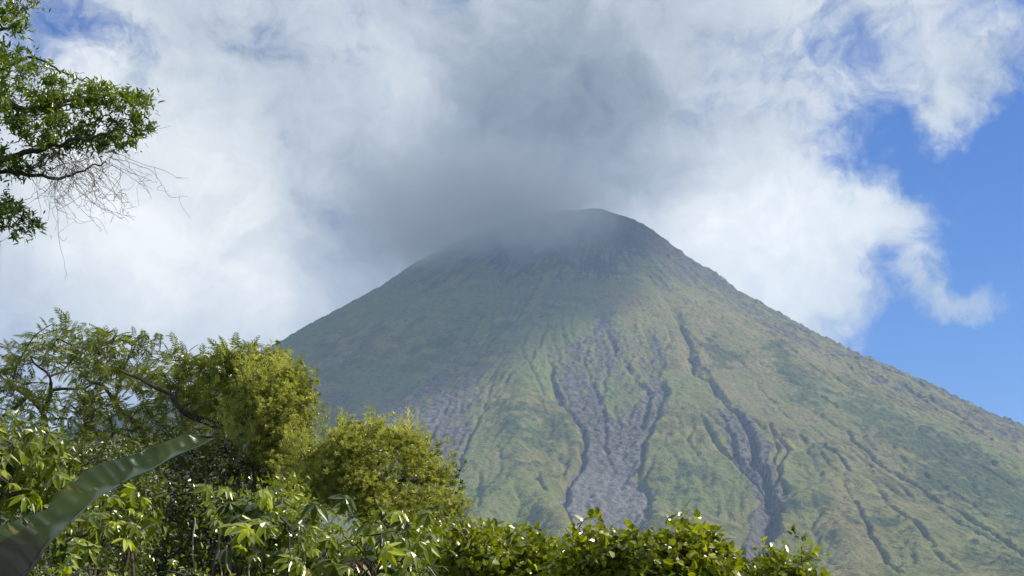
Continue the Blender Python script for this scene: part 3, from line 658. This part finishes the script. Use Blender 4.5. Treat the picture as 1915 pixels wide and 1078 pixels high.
feathery('feathery tree with a crooked dark limb and drooping sprays beside the yellow creeper', 22, 29.5, (235, 870),
         [([(235, 870, 0), (262, 840, 0), (270, 825, 0), (245, 785, .2), (215, 750, .3), (190, 725, .4), (165, 712, .4)], .085, .02), ([(262, 840, 0), (225, 835, 0), (200, 845, .3), (160, 850, .3), (158, 820, .4)], .05, .02), ([(270, 825, 0), (300, 815, -.2), (320, 800, -.2)], .04, .01),
          ([(215, 750, .3), (225, 700, .2), (240, 660, .1), (255, 640, 0)], .03, .01), ([(200, 845, .3), (210, 800, .3), (200, 760, .3)], .03, .01)],
         [(150, 640), (195, 618), (240, 625), (270, 622), (300, 650), (330, 655), (355, 690), (420, 680), (440, 660), (470, 665), (480, 700), (430, 760), (400, 850), (300, 890), (180, 890), (140, 780)], 1.6, 155, 9, .36, [(172, 690, 15), (205, 765, 17), (230, 680, 13), (190, 730, 12), (345, 715, 8), (255, 700, 9), (300, 690, 9), (230, 740, 9)], (-.3, 0))
# the thick leaning trunk behind the shrubs and its forked limbs
p = Plant('feathery_tree', 'tree with thick leaning trunk and two dark limbs forking beside the yellow creeper', 'tree', 23, 'feathery trees behind the shrubs'); g = p.rng
D = 27.0; base = at(290, 1075, D); base[2] = -.15; a_ = at(330, 1000, D)
p.wood.append((curve([base - (.5, 0, 0), base + (.0, 0, .9), a_, at(350, 920, D), at(395, 860, D), at(412, 800, D)], 40, g, .015), np.linspace(.22, .10, 40)))
for pts, r0, r1 in [([(412, 800, 0), (390, 792, 0), (350, 778, 0), (328, 755, 0), (312, 735, 0), (285, 725, 0), (255, 705, .2), (225, 690, .3)], .085, .02), ([(412, 800, 0), (440, 775, 0), (468, 750, -.1), (490, 725, -.2), (500, 700, -.2), (530, 690, -.2)], .085, .02),
                    ([(328, 755, 0), (335, 720, 0), (350, 690, .1), (380, 680, .2)], .035, .01), ([(462, 755, 0), (455, 735, .1), (440, 720, .1), (450, 712, .1), (480, 690, 0), (505, 680, 0)], .04, .01), ([(412, 800, 0), (418, 830, .2), (415, 850, .3)], .05, .02)]:
    p.wood.append(limb([(q[0], q[1], D + q[2]) for q in pts], r0, r1, g, wob=.03))
C_ = np.vstack([fill([(300, 665), (330, 650), (360, 690), (400, 680), (430, 655), (470, 655), (510, 690), (500, 730), (470, 760), (400, 785), (350, 760), (310, 720)], D + .6, .8, 60, g), fill([(410, 670), (435, 652), (445, 665), (480, 650), (480, 670), (430, 690)], D, .4, 10, g)])
p.wood += twigs(p.wood[1:], C_, g, .010); p.clump(C_, 8, .40, pin, .36, .1, .8, .30, up_n=1.6); p.finish(M_feather, B_dark)

# ------------------------------------------------------------------ two trees smothered by yellow-green creeper
def creeper(label, seed, D, outline, T, n, per, holes=(), bare=None, extra=None):
    p = Plant('creeper_covered_tree', label, 'tree', seed, 'trees smothered by yellow-green creeper'); g = p.rng; P = np.asarray(outline, float); cx = P[:, 0].mean(); cy_ = P[:, 1].mean()
    p.wood.append(stem_to_ground(cx, cy_, D, .17, .08, g, (.2, .3)))
    for k in range(7):
        tx, ty = P[g.integers(0, len(P))] * .65 + np.array([cx, cy_]) * .35; p.wood.append(limb([(cx, cy_ + 30, D), ((cx + tx) / 2 + g.normal(0, 8), (cy_ + ty) / 2 + 8, D + g.normal(0, .3)), (tx, ty, D + g.normal(0, .5))], .05, .015, g, wob=.02))
    C_ = fill(outline, D, T, n, g, .45, holes); lump = fbm(C_[:, 0] * 1.6 + seed, C_[:, 2] * 1.6 + C_[:, 1], 3, seed); C_ = C_[lump > -.12]; C_ += g.normal(0, .10, C_.shape); big = np.stack([fbm(C_[:, 0] * .9 + 7 * q, C_[:, 2] * .9 + 5 * q, 2, seed + q) for q in range(3)], -1); C_ += big * .55; p.wood += twigs(p.wood[1:], C_, g, .007)
    small = [t_sprig(11, .34, k, .85) for k in range(5)]; tn = g.uniform(0, 1, len(C_)) ** 1.1
    p.clump(C_, per, .28, small, .080, .55, .7, .9, tone=tn)
    # upright young shoots round the outside
    top = fill(outline, D, T * 1.02, n, g, .8, holes); e = poly_d(P, *px(top)); top = top[e < 26]
    top = top[fbm(top[:, 0] * 1.8, top[:, 2] * 1.8 + top[:, 1], 2, seed + 3) > .0]; top = top + g.normal(0, .16, top.shape)
    p.clump(top, 6, .20, [t_shoot(40 + k) for k in range(5)], .34, 1.3, .3, 1.0, tone=g.uniform(.45, 1, len(top)))
    return p.finish(M_yellow, B_dark)
creeper('tall narrow tree smothered by yellow-green creeper, edge hanging like a curtain', 31, 26.0, [(462, 690), (485, 668), (520, 655), (545, 668), (562, 690), (585, 695), (578, 730), (585, 760), (568, 800), (575, 850), (552, 870), (545, 900), (525, 915), (500, 890), (485, 850), (455, 860), (430, 810), (435, 770), (455, 740)], 1.15, 480, 15)
creeper('low round-topped tree covered by yellow-green creeper leaning out to open slope', 32, 24.0, [(560, 822), (590, 835), (605, 822), (640, 826), (675, 812), (700, 824), (740, 818), (765, 818), (785, 835), (795, 855), (820, 868), (830, 890), (840, 915), (838, 950), (835, 975), (800, 975), (770, 1000), (735, 985), (700, 960), (640, 950), (590, 960), (555, 930), (545, 860)], 1.5, 820, 15, [(650, 968, 26), (600, 930, 9), (690, 930, 8)])

# ------------------------------------------------------------------ shrubs of long-fingered leaves
pal = [t_palmate(7, .38, k, .6) for k in range(4)] + [t_palmate(6, .42, 9, .9), t_palmate(8, .34, 12, .4), t_palmate(5, .42, 14, 1.2)]
def palmate(label, seed, D, stems, outline, T, n, size, m=None, per=2, tone=None):
    p = Plant('palmate_shrub', label, 'shrub', seed, 'shrubs with long-fingered leaves'); g = p.rng
    for x, y in stems: p.wood.append(stem_to_ground(x, y, D + g.normal(0, .2), .035, .014, g, (g.normal(0, .2), g.normal(0, .2))))
    C_ = fill(outline, D, T, n, g); p.wood += twigs(p.wood, C_, g, .007)
    N = len(C_) * per; c = np.repeat(C_, per, 0) + g.normal(0, .10, (N, 3)); nn = g.normal(0, .45, (N, 3)) + np.array([.2, -.35, 1.0]); z = unit(nn)
    x = unit(np.cross(unit(g.normal(size=(N, 3))), z)); y = np.cross(z, x); rot = np.stack([x, y, z], -1)
    p.leaves.append(scatter(pal, c, rot, size * g.uniform(.5, 1.25, N), g.uniform(0, 1, N), g)); p.clump(fill(outline, D + T * .9, T * .8, n, g), 16, .28, [t_leaf2(.45, .1, .2)], size * .55, .1, .4, .8); return p.finish(m or M_palm, B_dark)
palmate('bright long-fingered shrub at the far edge above the banana leaf', 41, 15.0, [(20, 1000), (80, 960), (140, 950)], [(-90, 790), (0, 785), (45, 800), (110, 835), (160, 870), (165, 905), (120, 935), (60, 945), (0, 945), (-90, 960)], .8, 95, .185)
palmate('low bright long-fingered shrub just below the banana leaf', 42, 12.5, [(180, 1040), (240, 1030)], [(120, 960), (190, 925), (240, 945), (290, 975), (300, 1000), (270, 1010), (210, 1000), (160, 1030), (110, 1050), (90, 1010)], .5, 42, .150)
palmate('long-fingered shrub on pale bare stems before the dark thicket', 43, 12.0, [(412, 1010), (430, 1000), (500, 1030), (470, 1000)], [(395, 950), (430, 930), (480, 935), (540, 950), (590, 960), (600, 1000), (590, 1060), (620, 1100), (520, 1110), (480, 1060), (460, 1000), (400, 985)], .7, 52, .160)
palmate('long-fingered shrub under the round creeper-covered tree', 44, 11.5, [(640, 1060), (700, 1060), (740, 1070)], [(590, 1020), (650, 1000), (700, 975), (750, 985), (790, 1010), (800, 1060), (790, 1110), (560, 1110)], .6, 46, .155)
palmate('small long-fingered shrub at the lower picture edge under the dark thicket', 45, 10.5, [(60, 1090), (400, 1090)], [(20, 1062), (100, 1050), (140, 1066), (360, 1075), (420, 1066), (440, 1100), (20, 1110)], .4, 20, .10)

# ------------------------------------------------------------------ dark shaded thicket between them
def thicket(label, seed, D, outline, T, n, per, size, stems, m=None, name='thicket_shrub', group='shaded shrubs of the thicket', bark=None, w=.42, tone=None, rad=.25):
    p = Plant(name, label, 'shrub', seed, group); g = p.rng
    for x, y in stems: p.wood.append(stem_to_ground(x, y, D + g.normal(0, .3), .05, .02, g, (g.normal(0, .2), g.normal(0, .2))))
    C_ = fill(outline, D, T, n, g)
    if seed >= 61:      # shoots that stand above the rest
        o = np.argsort(-C_[:, 2])[:n // 3]; q = C_[g.choice(o, 16)] + g.normal(0, .12, (16, 3)); q[:, 2] += g.uniform(-.03, .11, 16); p.extra = q
    p.wood += twigs(p.wood, C_, g, .008)
    if seed >= 61:
        p.wood += twigs(p.wood, p.extra, g, .006); p.clump(p.extra, 11, .11, [t_leaf2(w, .1, .15)], size * 1.1, .5, .6, 1.3)
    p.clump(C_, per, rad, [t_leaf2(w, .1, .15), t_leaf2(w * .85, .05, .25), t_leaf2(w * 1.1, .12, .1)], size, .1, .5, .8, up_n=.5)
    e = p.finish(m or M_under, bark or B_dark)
    if seed == 63:
        V, Q = tubes([(curve(at([1206, 1205, 1212, 1235], [1010, 988, 985, 988], [D] * 4), 16), np.linspace(.006, .003, 16))]); npmesh('dry_twig', V - np.array(e.location), [Q], B_pale, e, None, True)
    return e
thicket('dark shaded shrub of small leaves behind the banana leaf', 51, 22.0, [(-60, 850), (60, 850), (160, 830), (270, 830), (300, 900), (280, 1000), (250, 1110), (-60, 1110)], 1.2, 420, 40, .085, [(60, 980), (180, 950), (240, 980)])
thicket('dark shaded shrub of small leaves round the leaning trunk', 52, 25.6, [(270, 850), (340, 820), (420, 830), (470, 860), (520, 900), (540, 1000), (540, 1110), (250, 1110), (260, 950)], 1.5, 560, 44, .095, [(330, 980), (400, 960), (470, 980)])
thicket('dark shaded shrub filling the gap below the two creeper-covered trees', 53, 20.0, [(500, 900), (560, 900), (590, 985), (600, 1010), (700, 1010), (720, 985), (800, 970), (860, 965), (880, 1000), (880, 1110), (480, 1110), (490, 980)], 1.0, 260, 34, .085, [(540, 1020), (640, 1040), (780, 1020)], M_hedge)
# ------------------------------------------------------------------ broad-leaved shrubs along the bottom
thicket('low leafy shrub with its top level with the green hillock foot', 61, 16.5, [(835, 1022), (860, 1000), (900, 1000), (935, 995), (980, 998), (1010, 1018), (1050, 1026), (1058, 1040), (1065, 1110), (820, 1110)], .8, 190, 32, .095, [(890, 1050), (980, 1050)], M_hedge, 'leafy_shrub', 'sunlit leafy shrubs along the lower edge', None, .62, rad=.22)
thicket('leafy shrub with one upright shoot standing before the lava field', 62, 14.5, [(1050, 1040), (1088, 1028), (1112, 995), (1130, 995), (1150, 1015), (1175, 1026), (1200, 1020), (1215, 1110), (1040, 1110)], .6, 120, 32, .088, [(1090, 1060), (1140, 1050)], M_hedge, 'leafy_shrub', 'sunlit leafy shrubs along the lower edge', None, .66, rad=.18)
thicket('bushy yellow-green leafy shrub, tallest of those below the lava field', 63, 14.0, [(1190, 1012), (1225, 1002), (1260, 1000), (1290, 995), (1320, 1000), (1330, 1020), (1320, 1035), (1370, 1048), (1380, 1110), (1180, 1110)], .6, 150, 32, .092, [(1240, 1060), (1310, 1060)], M_hedge, 'leafy_shrub', 'sunlit leafy shrubs along the lower edge', None, .68, rad=.17)
thicket('lowest leafy shrub at the end of the row beside the small feathery tree', 64, 15.5, [(1330, 1050), (1370, 1045), (1395, 1062), (1430, 1060), (1480, 1062), (1520, 1072), (1530, 1110), (1330, 1110)], .5, 75, 30, .088, [(1380, 1080), (1450, 1090)], M_hedge, 'leafy_shrub', 'sunlit leafy shrubs along the lower edge', None, .6, rad=.16)
feath = Plant('feathery_tree', 'small feathery treetop on a slanting twig rising over the shrub row', 'tree', 65, 'feathery trees behind the shrubs'); g = feath.rng; D = 21.0
feath.wood.append(stem_to_ground(1400, 1085, D, .06, .03, g)); feath.wood.append(limb([(1400, 1085, D), (1440, 1068, D), (1480, 1058, D), (1520, 1042, D)], .03, .008, g)); feath.wood.append(limb([(1400, 1085, D), (1395, 1060, D), (1400, 1045, D)], .02, .008, g))
C_ = fill([(1375, 1062), (1390, 1042), (1420, 1045), (1450, 1040), (1475, 1028), (1500, 1032), (1528, 1035), (1505, 1052), (1460, 1060), (1420, 1078), (1380, 1080)], D, .5, 42, g); feath.wood += twigs(feath.wood[1:], C_, g, .005); feath.clump(C_, 6, .16, pin, .17, .3, .7, .6); feath.finish(M_feather, B_dark)

# pale hanging stems
g = np.random.default_rng(5)
for k, (x0, y0, x1, y1, D) in enumerate([(365, 970, 372, 1100, 11.6), (410, 975, 414, 1100, 11.8), (424, 1020, 434, 1100, 11.4), (436, 1010, 430, 1100, 11.9), (480, 1035, 465, 1100, 11.5), (800, 1060, 830, 1100, 11.5)]):
    top = at(x0, y0, D); bot = at(x1, y1, D); bot2 = bot.copy(); bot2[2] = -.05; c = curve([top, (top + bot) / 2 + g.normal(0, .03, 3), bot, (bot + bot2) / 2 + g.normal(0, .04, 3), bot2], 30, g, .002)
    V, Q = tubes([(c, np.full(30, .0065))]); o = npmesh('liana', V - c[-1], [Q], B_pale, None, None, True); o.location = c[-1]
    tag(o, ['thin pale liana hanging left of the forked pair', 'straight pale liana dropping from the long-fingered shrub', 'pale liana curving beside the straight one', 'pale liana crossing behind the curved one', 'slanting pale liana under the long-fingered leaves', 'short pale liana below the round creeper-covered tree'][k], 'liana', 'pale lianas hanging at the lower edge')

# ------------------------------------------------------------------ banana leaf close by
def banana():
    m, t = material('banana_leaf'); at_ = t.new('ShaderNodeAttribute', attribute_name='rib').outputs['Fac']; pos = t.new('ShaderNodeTexCoord').outputs['Object']
    n = t.noise(pos, 3.0, 5, .6); stripe = t.new('ShaderNodeTexNoise', {'Vector': pos, 'Scale': 16.0, 'Detail': 4.0}).outputs[0]
    vein = t.new('ShaderNodeMath', {0: t.m('MULTIPLY', at_, 260.0)}, operation='SINE').outputs[0]
    c = t.mix(t.sstep(n, .3, .7), (.014, .030, .008, 1), (.034, .050, .009, 1)); c = t.mix(t.m('MULTIPLY_ADD', vein, .08, .08), c, (.07, .09, .03, 1))
    c = t.mix(t.sstep(stripe, .62, .72), c, (.13, .11, .04, 1))
    c = t.mix(t.new('ShaderNodeAttribute', attribute_name='sky_sheen').outputs['Fac'], c, (.075, .105, .095, 1))  # pale sky sheen painted into the colour of the lower half
    c = t.mix(t.sstep(t.m('MULTIPLY_ADD', n, .5, t.new('ShaderNodeAttribute', attribute_name='age').outputs['Fac']), .35, .75), c, (.012, .013, .006, 1))
    d = t.new('ShaderNodeBsdfDiffuse', {0: c}); tr = t.new('ShaderNodeBsdfTranslucent', {0: t.mix(1.0, c, (2.2, 1.9, .3, 1), 'MULTIPLY')})
    bp = t.new('ShaderNodeBump', {'Strength': .5, 'Distance': .006, 'Height': vein})
    gl = t.new('ShaderNodeBsdfGlossy', {0: (.8, .92, 1, 1), 1: .30, 'Normal': bp.outputs[0]}); fr = t.new('ShaderNodeFresnel', {0: 1.45})
    b = t.new('ShaderNodeMixShader', {0: t.m('MULTIPLY_ADD', fr.outputs[0], .22, .004), 1: t.new('ShaderNodeMixShader', {0: .38, 1: d, 2: tr}), 2: gl}); t.new('ShaderNodeOutputMaterial', {0: b})
    root = empty('banana_plant', (-1.6, 2.6, 0)); tag(root, 'dark wavy banana leaf arching across the lower left corner', 'banana plant'); o3 = np.array([-1.6, 2.6, 0])
    # midrib in the world: rises from the corner and arches to the tip
    K = [(-70, 1230, 3.3), (-5, 1085, 3.5), (50, 1015, 3.75), (110, 968, 3.95), (180, 912, 4.2), (230, 882, 4.4), (290, 857, 4.6), (345, 835, 4.8), (408, 816, 5.0)]
    P = at([k[0] for k in K], [k[1] for k in K], [k[2] for k in K]); n = 120; C_ = curve(P, n)
    T = unit(np.gradient(C_, axis=0)); V = []; rib = []; age = []; sky_sheen = []; nw = 9
    rng = np.random.default_rng(3)
    s = np.linspace(0, 1, n)
    # blade widths in metres (upper side towards the sky, lower side hanging)
    up = np.interp(s, [0, .2, .36, .42, .5, .6, .7, .8, .9, 1], [.10, .085, .030, .042, .046, .042, .032, .030, .026, 0]); dn = np.interp(s, [0, .2, .35, .45, .6, .72, .82, .92, 1], [.10, .085, .058, .056, .052, .046, .038, .032, 0])
    view = unit(C_ - EYE); side_ = unit(np.cross(T, view)); side_ *= np.sign(side_[:, 2:3] + 1e-9)
    for i in range(n):
        for j in range(2 * nw + 1):
            k = (j - nw) / nw; wdt = up[i] if k > 0 else dn[i]
            wave = .020 * math.sin(s[i] * 19 + 5 * s[i] ** 2 + (2 if k < 0 else 0)) * abs(k) ** 1.5 + .005 * math.sin(s[i] * 41 + 1.0 + 3 * k) * abs(k) ** 2
            fold = (1.15 if k < 0 else .30)
            ed = 1.25 + .14 * math.sin(s[i] * 15 + (1 if k > 0 else 4)) + .05 * math.sin(s[i] * 37)
            pnt = C_[i] + side_[i] * (k * wdt * ed) * (math.cos(fold * abs(k)) ) + view[i] * (-(1 if k < 0 else -.6) * abs(k) * wdt * math.sin(fold) + wave)
            V.append(pnt); rib.append(s[i] * .5 + abs(k) * wdt * .16); sky_sheen.append(.85 * sst(np.array(-k + .25 * math.sin(s[i] * 40)), .25, .6) * (1 if .22 < s[i] else .2)); age.append(max(0, 1 - s[i] / .42) * (1.0 if k < .55 else .2))
    w2 = 2 * nw + 1; Q = []
    for i in range(n - 1):
        for j in range(2 * nw):
            # a few splits of the blade between the veins
            if j in (0, 1, 2, 3, 4) and i in (44, 45) or j > nw + 4 and i in (33,) or j in (0, 1, 2) and i in (70,): continue
            a = i * w2 + j; Q.append([a, a + 1, a + w2 + 1, a + w2])
    blade = npmesh('leaf_blade', np.array(V) - o3, [np.array(Q)], m, root, {'rib': np.array(rib), 'age': np.array(age), 'sky_sheen': np.array(sky_sheen, float)}, True)
    sm = blade.modifiers.new('thick', 'SOLIDIFY'); sm.thickness = .0012
    # second blade behind, paler side turned out
    K2 = [(-40, 1180, 3.2), (-10, 1040, 3.3), (30, 975, 3.4), (70, 930, 3.5), (40, 890, 3.5)]
    V, Qt = tubes([(C_ + view * .006, np.linspace(.005, .001, n) ), (curve([(-1.75, 2.9, -.1), (-1.75, 2.9, .6), C_[0] + (-.02, 0, -.1), C_[0]], 24), np.linspace(.07, .014, 24))], 10)
    mr, t2 = material('banana_midrib'); t2.new('ShaderNodeOutputMaterial', {0: t2.new('ShaderNodeBsdfPrincipled', {'Base Color': (.012, .014, .007, 1), 'Roughness': .9})})
    npmesh('midrib', V - o3, [Qt], mr, root, None, True)
banana()
